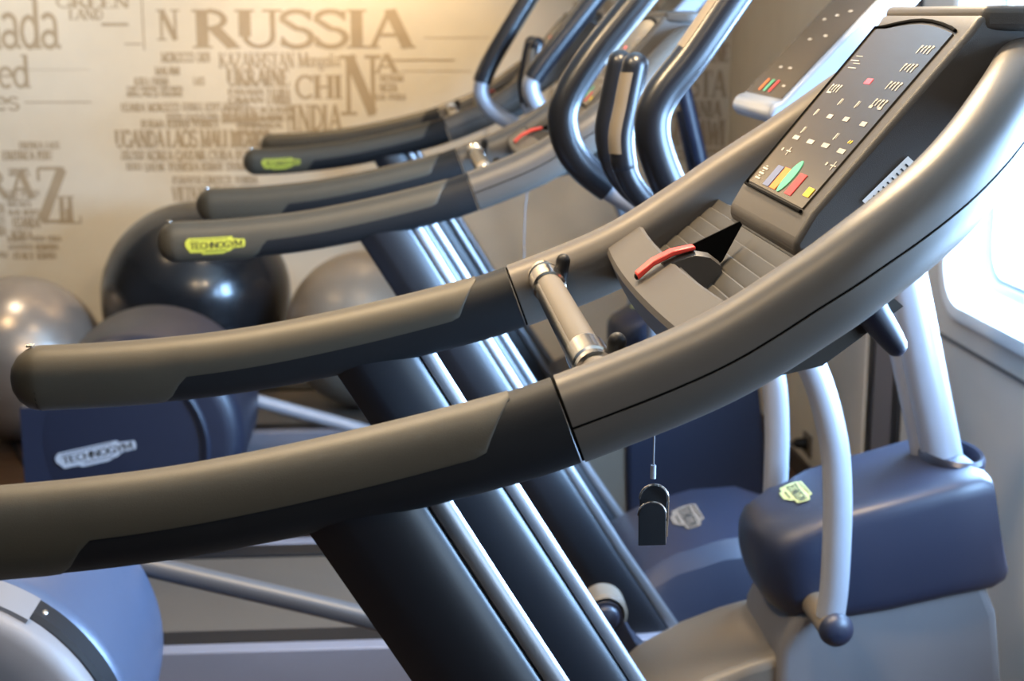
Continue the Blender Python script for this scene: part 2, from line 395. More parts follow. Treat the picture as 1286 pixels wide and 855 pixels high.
def rrect(y0, y1, z0, z1, r, n=8):
    out = []
    for cy, cz, a in ((y1-r, z0+r, -90), (y1-r, z1-r, 0), (y0+r, z1-r, 90), (y0+r, z0+r, 180)):
        for k in range(n+1):
            t = math.radians(a+90*k/n); out.append((cy+r*math.cos(t), cz+r*math.sin(t)))
    return out
for i, (a, b) in enumerate(WINS):
    bm = bmesh.new()
    R = []
    for ins, x, rr in ((-.0, XR-.001, .13), (0, XR-.016, .13), (.012, XR-.020, .12), (.035, XR-.016, .11), (.05, XR+.02, .10), (.075, XR+.075, .09), (.10, XR+.085, .08), (.10, XR+.099, .08)):
        R.append([(x, y, z) for y, z in rrect(a+ins, b-ins, WZ0+ins, WZ1-ins, rr)])
    loft(bm, R, caps=False)
    w = struct(link('window_%d' % (i+1), bm, M_winf))
    bm = bmesh.new(); extrude(bm, rrect(a+.095, b-.095, WZ0+.095, WZ1-.095, .08), XR+.088, XR+.094, axis='x')
    link('pane', bm, M_glass, w)
    bm = bmesh.new()
    R = [[(x, y, z) for y, z in rrect(a+s, b-s, WZ0+s, WZ1-s, .08)] for s, x in ((.098, XR+.080), (.104, XR+.078), (.112, XR+.080), (.112, XR+.088))]
    loft(bm, R, caps=False); link('gasket', bm, mat('grey rubber gasket', (.33, .38, .45), .5) if i == 0 else MATS['grey rubber gasket'], w)

# printed words on the back wall (part of the wallpaper)
bm = bmesh.new()
K = 6.5/1900
def wfn(u, v): return (u, YB-.0006-.00002*(STK[0] % 60), v)
def wpx(text, x0, y0, x1, y1, mi=0, bold=1.):
    # box given in metres: left, top, right, bottom
    word(bm, text, x0, y1, x1-x0, y0-y1, wfn, mi, bold=bold)
WORDS = [('GREEN', -1.425, 1.700, -1.125, 1.652), ('LAND', -1.375, 1.648, -1.235, 1.604), ('Canada', -1.93, 1.70, -1.42, 1.485),
 ('United', -1.93, 1.462, -1.553, 1.325), ('States', -1.93, 1.320, -1.60, 1.232), ('BRA', -1.86, .98, -1.57, .86), ('Z', -1.56, .995, -1.43, .755),
 ('IL', -1.47, .87, -1.375, .752), ('N', -1.015, 1.646, -.93, 1.52), ('RUSSIA', -.875, 1.646, .035, 1.487), ('KAZAKHSTAN', -.765, 1.468, -.45, 1.405),
 ('Mongolia', -.435, 1.468, -.255, 1.41), ('CHI', -.452, 1.375, -.25, 1.275), ('N', -.258, 1.458, -.105, 1.205), ('A', -.115, 1.463, -.02, 1.382),
 ('INDIA', -.47, 1.25, -.26, 1.14), ('STA', 1.235, 1.39, 1.40, 1.275), ('AUSTRALIA', .62, 1.40, 1.19, 1.25)]
for wd_ in WORDS: wpx(*wd_)
NAMES = 'IRAN IRAQ OMAN CHAD MALI NIGER EGYPT LIBYA SUDAN KENYA CONGO GABON GHANA TOGO BENIN TURKEY GREECE ITALY SPAIN FRANCE POLAND NORWAY SWEDEN FINLAND UKRAINE ROMANIA SYRIA YEMEN QATAR NEPAL BURMA LAOS VIETNAM KOREA JAPAN PERU CHILE CUBA PANAMA MEXICO BOLIVIA ECUADOR ANGOLA ZAMBIA MALAWI UGANDA ERITREA TUNISIA ALGERIA MOROCCO'.split()
rr = random.Random(11)
def clutter(x0, z1, x1, z0, hmin, hmax, fill=.95):
    hmin *= 1.1; hmax *= 1.25
    z = z1
    while z-hmin > z0:
        h = rr.uniform(hmin, hmax); x = x0+rr.uniform(0, .03)
        while x < x1-.04:
            n = rr.choice(NAMES); w = len(n)*h*rr.uniform(.36, .62)
            if x+w > x1+.03: 
                w = x1-x
                if w < .03: break
            if rr.random() < fill:
                if rr.random() < .28:
                    for q in range(2): wpx(rr.choice(NAMES), x, z-q*h*.5, x+w, z-q*h*.5-h*.4, 0, 1.5)
                else: wpx(n, x, z, x+w, z-h, 0, 1.45)
            x += w+.012
        z -= h+.010
for c in [(-1.02, 1.47, -.80, 1.40, .02, .05), (-1.12, 1.41, -.78, 1.33, .025, .045, .6), (-1.17, 1.33, -.72, 1.25, .025, .06, .7), (-1.19, 1.26, -.60, 1.17, .03, .06), (-1.22, 1.19, -.56, 1.06, .03, .06),
          (-1.19, 1.06, -.60, .95, .03, .06), (-1.0, .95, -.62, .82, .03, .07), (-.95, .82, -.68, .62, .03, .06, .8), (-.76, 1.40, -.47, 1.20, .022, .06), (-.72, 1.2, -.48, 1.1, .03, .06, .7),
          (-.12, 1.375, .02, 1.27, .015, .03), (-.45, 1.14, -.2, 1.05, .02, .04, .6), (-1.70, 1.10, -1.43, 1.0, .02, .045), (-1.9, 1.10, -1.7, 1.0, .03, .05), (-1.68, .99, -1.56, .70, .02, .04), (-1.9, .84, -1.69, .60, .02, .05), (-1.69, .70, -1.47, .57, .02, .035),
          (.72, 1.68, 1.10, 1.60, .03, .06), (1.12, 1.26, 1.41, .98, .05, .09), (1.16, 1.70, 1.41, 1.41, .05, .09), (.80, 1.72, 1.14, 1.63, .06, .08), (.5, 1.24, .95, 1.12, .03, .06, .5)]:
    clutter(*c)
for x0, x1, z, t in [(-1.575, -1.30, 1.265, .005), (-.05, .23, 1.436, .007), (.0, .3, 1.39, .003), (-1.24, -1.13, 1.585, .012), (-1.15, -1.08, 1.505, .006), (-1.7, -1.3, 1.40, .002), (.1, .38, 1.53, .003), (.4, .95, 1.0, .003)]:
    strokes(bm, [([(x0, z), (x1, z)], t)], wfn, 0)
strokes(bm, [([(.37, 1.2), (.37, 1.05)], .004), ([(-.48, 1.26), (-.48, 1.05)], .006), ([(-1.07, 1.7), (-1.07, 1.48)], .006)], wfn, 0)
link('printed_words', bm, [M_print, M_prints], wall_back)

# ------------------------------------------------------------------ treadmill
YR = .335
RZ = [(-.62, 1.122), (-.55, 1.124), (-.4, 1.129), (-.24, 1.1435), (-.087, 1.170), (.07, 1.206), (.16, 1.233), (.30, 1.289), (.40, 1.350), (.45, 1.385), (.49, 1.413), (.53, 1.442), (.57, 1.475), (.62, 1.520), (.66, 1.548), (.70, 1.562), (.72, 1.565)]
_rz = np.array(crm([(a, b) for a, b in RZ], 10))
def railz(x): return float(np.interp(x, _rz[:, 0], _rz[:, 1]))
XS, XF = .40, .70
def rail_half():
    """near half, rear to front centre: list of (x, y)"""
    out = [(x, -YR) for x in np.linspace(-.507, XS, 60)[:-1]]
    for k in range(41):
        ph = PI/2*k/40; e = 2/2.1
        out.append((XS+(XF-XS)*math.sin(ph)**e, -YR*math.cos(ph)**e if k < 40 else 0))
    return out
half = rail_half()
# even spacing
def resample(P, d):
    P = [Vector((x, y, railz(x))) for x, y in P]; s = [0]
    for a, b in zip(P, P[1:]): s.append(s[-1]+(b-a).length)
    n = int(s[-1]/d); out = []
    for k in range(n+1):
        t = s[-1]*k/n
        out.append(tuple(np.interp(t, s, [p[i] for p in P]) for i in range(3)))
    return out
NEAR = resample(half, .012)
LOOP = NEAR + [(x, -y, z) for x, y, z in NEAR[-2::-1]]
RA, RB = .037, .0455
def rsec(deg, k=1.0, e=2.3):
    c, s = math.cos(math.radians(deg)), math.sin(math.radians(deg))
    return (k*RA*math.copysign(abs(c)**(2/e), c), k*RB*math.copysign(abs(s)**(2/e), s))
def sweep_open(bm, path, angs, ks, mi=0):
    P, T, L, N = frames(path, horiz=True)
    rows = []
    for i in range(len(P)):
        a, kk = (angs(i), ks(i)) if callable(angs) else (angs, ks)
        rows.append([bm.verts.new(P[i]+L[i]*rsec(d, k)[0]+N[i]*rsec(d, k)[1]) for d, k in zip(a, kk)])
    for A, B in zip(rows, rows[1:]):
        for k in range(len(A)-1):
            f = bm.faces.new((A[k], A[k+1], B[k+1], B[k])); f.material_index = mi
    return rows
XSEAM = .160
def make_treadmill():
    root = empty('treadmill', (0, 0, 0), '', 'treadmill')
    # handrail: dark core loop, upper and lower painted shells
    bm = bmesh.new()
    lp = [p for p in LOOP if p[0] > XSEAM-.006]
    tube(bm, lp, 1, smooth=0, caps='flat', sect=[rsec(d, .955) for d in range(0, 360, 15)], horiz=True)
    rail = link('handrail', bm, M_core, root)
    lp = [p for p in LOOP if p[0] > XSEAM+.003]
    lp = [(XSEAM, -YR, railz(XSEAM))]+lp+[(XSEAM, YR, railz(XSEAM))]
    for nm, a0, a1 in (('upper_shell', 0, 179), ('lower_shell', 181, 360)):
        bm = bmesh.new()
        angs = list(np.linspace(a0, a1, 19)); ks = [1.0]*19
        if a0 == 0: angs = angs+[a1, a1]; ks = ks+[.985, .90]
        else: angs = [a0, a0]+angs; ks = [.90, .985]+ks
        sweep_open(bm, lp, angs, ks); link(nm, bm, M_shell, rail, sharp=60)
    # grips
    for side in (-1, 1):
        pn = [(x, side*abs(y), z) for x, y, z in NEAR if x < XSEAM-.004]
        pn.append((XSEAM-.0035, side*YR, railz(XSEAM-.0035)))
        bm = bmesh.new()
        sec = [rsec(d, .982) for d in range(0, 360, 15)]
        P, T, L, N = frames(pn, horiz=True)
        rings = []
        for a in (82, 65, 45, 25, 10):
            s, d = math.cos(math.radians(a)), math.sin(math.radians(a))
            rings.append([P[0]-T[0]*.040*d+L[0]*u*s+N[0]*v*s for u, v in sec])
        rings += [[P[i]+L[i]*u+N[i]*v for u, v in sec] for i in range(len(P))]
        loft(bm, rings)
        g = link('grip', bm, M_dark, root)
        # rubber cover: whole round at the rear, top half forward, slanted end
        bm = bmesh.new()
        def span(x):
            if x < -.350: return 180
            if x < -.308: return 180-(x+.350)/.042*86
            if x < .075: return 94+(x+.308)/.383*-4
            if x < .118: return 90*(1-(x-.075)/.043)**.8+1
            return 0
        idx = [i for i in range(len(pn)) if pn[i][0] < .118]
        rows = []
        for a in (84, 65, 45, 25, 10):
            s, d = math.cos(math.radians(a)), math.sin(math.radians(a))
            rows.append([P[0]-T[0]*.0425*d+L[0]*rsec(90+180*q, 1.005)[0]*s+N[0]*rsec(90+180*q, 1.005)[1]*s for q in np.linspace(-1, 1, 29)])
        for i in idx:
            h = span(pn[i][0]); qs = [-1, -1]+list(np.linspace(-.985, .985, 25))+[1, 1]
            ks = [.95, 1.0]+[1.008]*25+[1.0, .95]
            rows.append([P[i]+L[i]*rsec(90+h*q, k)[0]+N[i]*rsec(90+h*q, k)[1] for q, k in zip(qs, ks)])
        V = [[bm.verts.new(p) for p in r] for r in rows]
        for A, B in zip(V, V[1:]):
            for k in range(len(A)-1): bm.faces.new((A[k], A[k+1], B[k+1], B[k]))
        bm.faces.new(V[0]); link('grip_pad', bm, M_pad, g, sharp=50)
        bm = bmesh.new()
        c = P[0]-T[0]*.012+N[0]*RB*.985
        tube(bm, [c, c+N[0]*.003], .006, 12, 0, 'flat'); link('end_button', bm, M_chr, g)
    # uprights
    sec = [(-.066, 0), (-.063, .016), (-.048, .024)]+[(-.03+.0775*math.sin(t), .0275*max(math.cos(t), 0)**.85) for t in np.linspace(0, 1.27, 16)]
    sec += [(.0460, .0065), (.0470, .0060)]
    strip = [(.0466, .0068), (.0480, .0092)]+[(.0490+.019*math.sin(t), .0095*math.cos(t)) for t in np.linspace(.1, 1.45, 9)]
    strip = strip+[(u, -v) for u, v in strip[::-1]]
    sec = sec+[(u, -v) for u, v in sec[::-1] if v > 0]
    ax = Vector((.521, 0, -.854)); ch = Vector((.854, 0, .521))
    for side in (-1, 1):
        bm = bmesh.new(); rings = []
        c0 = Vector((-.035, side*YR, 1.150)); 
        def top(u, v):
            p = c0+ch*u*1.02+Vector((0, side*v, 0)); x = p.x
            for _ in range(4): q = p+ax*((p.z-railz(x)+.012)/.854); x = q.x
            return q
        rings.append([top(u, v) for u, v in sec])
        for s, w in ((.15, 1.0), (.3, 1.0), (.62, 1.0), (.95, 1.04), (1.12, 1.15), (1.20, 1.2)):
            c = c0+ax*s
            rings.append([c+ch*u*w+Vector((0, side*v, 0)) for u, v in sec])
        loft(bm, rings); up_ = link('upright', bm, M_post, root, sharp=34)
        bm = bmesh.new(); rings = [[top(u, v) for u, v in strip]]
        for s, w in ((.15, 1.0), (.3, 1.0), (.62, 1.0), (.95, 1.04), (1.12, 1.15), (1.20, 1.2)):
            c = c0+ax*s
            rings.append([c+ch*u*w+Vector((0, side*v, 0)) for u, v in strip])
        loft(bm, rings); link('highlight_strip', bm, M_highlight, up_, sharp=50)  # bright strip paints the highlight along the upright's front edge
    # console housing
    bm = bmesh.new()
    prof = [(.426, 1.362), (.4235, 1.378), (.4425, 1.4115), (.607, 1.607), (.614, 1.618), (.632, 1.627), (.68, 1.630), (.705, 1.622), (.712, 1.600), (.70, 1.565), (.65, 1.50), (.545, 1.375), (.47, 1.345)]
    extrude(bm, prof, -.160, .172)
    cons = link('console', bm, M_cons, root, bev=.007, seg=3)
    bm = bmesh.new()   # hood flaring out over the handrail
    pl = [(.618, .166), (.640, .172), (.665, .180), (.690, .182), (.712, .170), (.727, .135), (.733, .08), (.735, 0)]
    pl = pl+[(x, -y) for x, y in pl[-2::-1]]
    extrude(bm, [(x, y+.006) for x, y in pl], 1.604, 1.631, axis='z'); link('hood', bm, M_cons, cons, bev=.008)
    pd = Vector((.6437, 0, .7653)); pn_ = Vector((-.7653, 0, .6437)); p0 = Vector((.441, 0, 1.4115))
    def sp(u, v, h=0): return p0+pd*v+pn_*h+Vector((0, .010-u, 0))
    bm = bmesh.new()
    quad = [(-.134, .003), (.138, .0), (.136, .247)]+[(-.134+.27*(1-t), .247+.012*math.sin(PI*t)) for t in np.linspace(.1, .9, 7)]+[(-.146, .250)]
    A = [bm.verts.new(sp(u, v, -.004)) for u, v in quad]; B = [bm.verts.new(sp(u, v, .0012)) for u, v in quad]
    for k in range(len(A)): bm.faces.new((A[k], A[(k+1) % len(A)], B[(k+1) % len(A)], B[k]))
    bm.faces.new(A); bm.faces.new(B); scrbm = bm
    bm = bmesh.new()   # raised lip round the screen's left, lower and upper edge
    fr = [(.136, .251)]+[(-.134+.27*(1-t), .252+.013*math.sin(PI*t)) for t in np.linspace(.08, .92, 7)]+[(-.149, .253), (-.137, -.002), (.141, -.004)]
    tube(bm, [sp(u, v, .001) for u, v in fr], .0022, 8, 0, 'flat', l0=pn_); link('screen_gasket', bm, M_core, cons)
    def button(nm, pts, m, h=.0022):
        bm = bmesh.new(); A = [bm.verts.new(sp(u, v, .0008)) for u, v in pts]; B = [bm.verts.new(sp(u, v, h)) for u, v in pts]
        for k in range(len(A)): bm.faces.new((A[k], A[(k+1) % len(A)], B[(k+1) % len(A)], B[k]))
        bm.faces.new(A); bm.faces.new(B); link(nm, bm, m, cons, sharp=20)
    R4 = lambda a, b, c, d: [(a, c), (b, c), (b, d), (a, d)]
    button('button', R4(-.064, -.036, .006, .0365), M_bl); button('button', R4(-.0305, -.003, .006, .037), M_or)
    button('button', [(.0115+.0165*math.copysign(abs(math.cos(t))**1.25, math.cos(t)), .0285+.0235*math.sin(t)) for t in np.linspace(0, 2*PI, 24, endpoint=False)], M_gr)
    button('button', R4(.0405, .0685, .007, .037), M_rb); button('button', R4(.128, .152, .0135, .0255), M_ye) if False else button('button', R4(.106, .130, .0135, .0255), M_ye)
    F = lambda u, v: sp(u, v, .0018)
    def bar(u, v, w, h, mi=1): strokes(bm, [([(u-w/2, v), (u+w/2, v)], h)], F, mi)
    bm = scrbm
    for k in range(3): bar(-.105, .011+.0075*k, .024, .0025); bar(-.105+.0, .0145+.0075*k, .010, .0015)
    for u, v in ((-.0885, .078), (-.022, .078), (.041, .079), (.108, .078)): bar(u, v, .026, .006)
    for u, v in ((-.030, .1166), (.0348, .1177), (.104, .1168)): bar(u, v, .020, .006)
    for u, v in ((-.0727, .0577), (.1225, .0586)): bar(u, v, .022, .0016); bar(u, v, .003, .012)
    for u, v in ((-.1016, .058), (.0965, .0583)): bar(u, v, .007, .004)
    for u, v in ((-.0386, .1385), (.0282, .1393), (-.096, .118), (.049, .0933), (-.087, .0903)): bar(u, v, .004, .010); bar(u+.006, v+.001, .002, .008)
    for u, v in ((.097, .146), (.0955, .171), (.0935, .197), (.0955, .223), (-.103, .156)):
        for k in range(4): bar(u-.018+.012*k, v, .0035, .012 if k != 1 else .008); bar(u-.018+.012*k+.003, v+.004, .004, .003)
    for u, v in ((-.1166, .1996), (-.104, .1885)): bar(u, v, .034, .0015); bar(u+.004, v+.007, .028, .001)
    bar(.113, .140, .012, .004); bar(.080, .140, .012, .004); bar(-.112, .149, .02, .003)
    link('screen', bm, [M_scr, M_tick], cons, sharp=20)
    bm = bmesh.new(); bar(.0, .1725, .022, .008, 0); link('display_light', bm, M_led, cons)
    bm = bmesh.new(); strokes(bm, [([(.106, .0895), (.109, .0935)], .003), ([(.114, .0895), (.117, .0935)], .003)], F); link('indicator', bm, M_ye, cons)
    # white label on the near side of the housing
    bm = bmesh.new()
    a, b_, n_ = Vector((.497, 0, 1.424)), Vector((.545, 0, 1.472)), Vector((.016, 0, -.014))
    def lf(u, v, h=0): return a.lerp(b_, u)+n_*v*1.0+Vector((0, -.1613-h, 0))
    q = [lf(0, 0), lf(1, 0), lf(1, 2.2), lf(0, 2.2)]; bm.faces.new([bm.verts.new(p) for p in q])
    for k in range(9): strokes(bm, [([(.08+.1*k, .2), (.08+.1*k, 2.0)], .03)], lambda u, v: lf(u, v, .0006), 1)
    link('label_sticker', bm, [M_white, M_ink], cons)
    # tray bridging the rails under the console
    bm = bmesh.new()
    prof = [(.284, 1.266), (.270, 1.298), (.272, 1.305), (.315, 1.334), (.320, 1.333), (.336, 1.302), (.350, 1.298)]
    x, z = .350, 1.298
    prof += [(.436, 1.368), (.47, 1.36), (.50, 1.335), (.42, 1.275), (.33, 1.255)]
    R = []
    for y in np.linspace(-.305, .305, 17):
        b = .012*(y/.30)**2
        R.append([(x+(b if x < .325 else 0), y, z) for x, z in prof])
    loft(bm, R)
    tray = link('tray', bm, M_cons, root, sharp=25)
    bm = bmesh.new(); pr_ = [(.352, 1.2985)]; x, z = .352, 1.301   # ribbed slope up to the console, its shade painted as darker plastic
    for k in range(5): pr_ += [(x, z), (x+.010, z+.0088), (x+.0125, z+.0088)]; x += .0155; z += .0128
    pr_ += [(.436, 1.372), (.436, 1.360)]
    extrude(bm, pr_, -.30, .30); link('rib_panel', bm, M_rib_shade, tray, sharp=20)
    bm = bmesh.new()   # dark lining paints the shade in the recess beside the key ridge
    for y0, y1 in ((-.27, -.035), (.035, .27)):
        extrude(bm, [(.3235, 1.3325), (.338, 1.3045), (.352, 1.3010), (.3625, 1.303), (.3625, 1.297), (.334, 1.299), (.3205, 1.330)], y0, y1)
    link('tray_recess', bm, M_recess_shade, tray, sharp=25)
    bm = bmesh.new()
    R = []
    for x, z, w in ((.308, 1.333, .017), (.325, 1.341, .019), (.345, 1.347, .020), (.362, 1.344, .020), (.375, 1.334, .019), (.380, 1.318, .018)):
        R.append([(x, y, z-.5*(y/w)**2*.012 if abs(y) < w else 1.30) for y in (-w, -w*.8, -w*.4, 0, w*.4, w*.8, w)]+[(x, w, 1.30), (x, -w, 1.30)])
    loft(bm, R); link('key_ridge', bm, M_cons, tray)
    bm = bmesh.new()
    extrude(bm, [(.330, 1.342), (.405, 1.378), (.408, 1.374), (.385, 1.330), (.37, 1.318), (.345, 1.322)], .022, .026)
    link('key_fin', bm, M_core, tray)
    # pulse bar between the rails
    pulse = bmesh.new(); px, pz = .193, 1.268
    tube(pulse, [(px, -YR+.02, pz), (px, YR-.02, pz)], .0185, 24, 0, 'flat'); bar_ = link('pulse_bar', pulse, M_sens, root)
    for s in (-1, 1):
        bm = bmesh.new(); R = lathe_y(bm, (px, pz), [(.0190, s*.200), (.0225, s*.201), (.0225, s*.262), (.0195, s*.264), (.0195, s*.275), (.0225, s*.276), (.0225, s*.290), (.0188, s*.291)], 28); link('chrome_band', bm, M_chr, bar_)
        bm = bmesh.new(); tube(bm, [(px+.019, s*.262, pz-.004), (px+.024, s*.262, pz+.026)], .0098, 14, 0, 'round'); link('clip_peg', bm, M_black, bar_)
    bm = bmesh.new(); extrude(bm, [(px-.0195, pz-.008), (px-.0195, pz+.006), (px-.0165, pz+.010), (px-.0165, pz-.010)], -.27, .27); link('metal_strip', bm, M_chr, bar_)
    # small tapered lever under the handrail
    bm = bmesh.new(); tube(bm, [(.438, -.318, 1.372), (.462, -.318, 1.335), (.490, -.318, 1.298)], [.019, .0175, .0115], 18, 5, 'round'); link('lever', bm, M_navy, rail)
    # base
    for s in (-1, 1):
        bm = bmesh.new(); box(bm, -1.13, 1.0, min(s*.345, s*.395), max(s*.345, s*.395), .03, .168); link('side_rail', bm, M_frame, root, bev=.006)
        bm = bmesh.new(); box(bm, -1.10, .46, min(s*.262, s*.343), max(s*.262, s*.343), .10, .166); link('foot_rest', bm, M_black, root, bev=.004)
    bm = bmesh.new(); extrude(bm, [(-1.08, .12), (-1.10, .14), (-1.08, .158), (.55, .158), (.57, .14), (.55, .12)], -.258, .258); link('running_belt', bm, M_belt, root)
    bm = bmesh.new(); box(bm, -1.14, -1.06, -.34, .34, .05, .15); link('end_cap', bm, M_dark, root, bev=.02)
    # motor hood
    bm = bmesh.new(); R = []
    def hs(x, zt, hw, rr_):
        out = []
        zb = .05
        for y, z in ((-hw-.035, zb), (-hw-.03, zb+.06), (-hw-.012, zt*.55), (-hw+rr_*.35, zt-.045), (-hw+rr_, zt-.008), (-hw*.35, zt), (hw*.35, zt), (hw-rr_, zt-.008), (hw-rr_*.35, zt-.045), (hw+.012, zt*.55), (hw+.03, zb+.06), (hw+.035, zb)):
            out.append((x, y, z))
        return out
    for x, zt, hw in ((.47, .165, .285), (.50, .205, .285), (.56, .262, .285), (.66, .318, .28), (.78, .352, .275), (.90, .362, .265), (1.0, .33, .25), (1.06, .25, .23), (1.08, .15, .21)):
        R.append(hs(x, zt, hw, .07))
    loft(bm, R); link('motor_hood', bm, M_navy, root, sharp=25)
    bm = bmesh.new()
    def hp(u, v, h): 
        x = .690+.075*v
        return (x, -.015-.17*(u-.5), np.interp(x, [.66, .78, .90], [.318, .352, .362])+.003+.001*h)
    plate(bm, hp); link('hood_badge', bm, [M_badget, M_ink], root)
    for s in (-1, 1):
        bm = bmesh.new(); tube(bm, [(-.9, s*.3, 0), (-.9, s*.3, .05)], .03, 14, 0, 'flat'); link('foot', bm, M_black, root)
        bm = bmesh.new(); tube(bm, [(.9, s*.3, 0), (.9, s*.3, .06)], .03, 14, 0, 'flat'); link('foot', bm, M_black, root)
    return root
def rail_badge(parent):
    bm = bmesh.new()
    def fn(u, v, h):
        x = -.482+.132*u; z0 = railz(x)
        dz = -.022+.038*v-.004
        c = abs(dz)/RB; y = RA*1.012*(1-c**2.3)**(1/2.3)
        return (x, -YR-y-.0008-.0006*h, z0+dz)
    plate(bm, fn); link('rail_badge', bm, [M_badge, M_ink], parent)

T1 = make_treadmill(); T1.location = (0, 1.765, 0)
T2 = copy_tree(T1); T2.location = (0, 3.74, 0)
T3 = copy_tree(T1); T3.location = (0, 5.65, 0)
rail_badge(T2); rail_badge(T3)
T1['label'] = 'nearest treadmill, its taupe handrails, lit console and red key filling the foreground'
T2['label'] = 'middle treadmill with a yellow badge on its near handrail, between the two elliptical trainers'
T3['label'] = 'farthest treadmill, nearest the wall of printed words, behind the second elliptical trainer'
for t in (T1, T2, T3): t['group'] = 'treadmills in a row'

# safety tether: red key in the tray, cord under the console, black spring clip hanging below
def make_tether(drop=0.):
    root = empty('safety_tether', (0, 0, 0), '', 'safety key')
    bm = bmesh.new()
    pr = [(.278, 1.3135), (.276, 1.3205), (.295, 1.3365), (.318, 1.3480), (.345, 1.3535), (.346, 1.3490), (.320, 1.3420), (.296, 1.330)]
    extrude(bm, pr, -.011, .011); k = link('key', bm, M_red, root, bev=.0015, seg=2)
    bm = bmesh.new(); box(bm, .2755, .2795, -.008, .008, 1.3135, 1.3180); link('key_slot', bm, M_core, k)
    bm = bmesh.new(); tube(bm, [(.318, .0, 1.250), (.304, -.003, 1.18-drop*.5), (.301, -.005, 1.078-drop)], .0011, 8, 4, 'flat'); link('cord', bm, M_body, root)
    bm = bmesh.new(); tube(bm, [(.301, -.005, 1.083-drop), (.301, -.005, 1.066-drop)], .0035, 10, 0, 'flat'); link('ferrule', bm, M_silver, root)
    def arch(x0, x1, z0, zt):
        c = (x0+x1)/2; r = (x1-x0)/2
        return [(x0, z0), (x1, z0)]+[(c+r*math.cos(t), zt-r+r*math.sin(t)) for t in np.linspace(0, PI, 13)]
    bm = bmesh.new(); extrude(bm, arch(-.017, .017, -.070, .0), -.0015, .0015)
    for v in bm.verts: v.co = Vector((.303+v.co.x, -.002+v.co.y-(v.co.z+.07)*-.05, 1.057-drop+v.co.z))
    link('back_jaw', bm, M_black, root, bev=.0008)
    bm = bmesh.new(); extrude(bm, arch(-.0175, .0165, -.052, .002), -.0015, .0015)
    for v in bm.verts: v.co = Vector((.300+v.co.x, -.011+v.co.y+(v.co.z)*.10, 1.036-drop+v.co.z))
    link('front_jaw', bm, M_black, root, bev=.0008)
    bm = bmesh.new()
    tube(bm, [(.303+.0178*math.cos(t), -.003, 1.0395-drop+.0178*math.sin(t)) for t in np.linspace(-.25, PI, 16)], .0015, 6, 0, 'flat')
    tube(bm, [(.2995+.0172*math.cos(t), -.0115, 1.0210-drop+.0172*math.sin(t)) for t in np.linspace(-.6, PI, 16)], .0015, 6, 0, 'flat')
    tube(bm, [(.321, -.003, 1.036-drop), (.320, -.003, .99-drop)], .0012, 6, 0, 'flat'); tube(bm, [(.3165, -.0125, 1.014-drop), (.3165, -.0125, .985-drop)], .0012, 6, 0, 'flat')
    link('spring', bm, M_chr, root)
    return root
S1 = make_tether(); S1.location = T1.location
S2 = make_tether(.065); S2.location = T2.location
S3 = make_tether(.03); S3.location = T3.location
S1['label'] = 'red safety key in the nearest console tray, black clip hanging on its cord below'
S2['label'] = 'red safety key and hanging cord of the middle treadmill'
S3['label'] = 'small red safety key of the farthest treadmill, near the wall'
for t in (S1, S2, S3): t['group'] = 'treadmill safety keys'

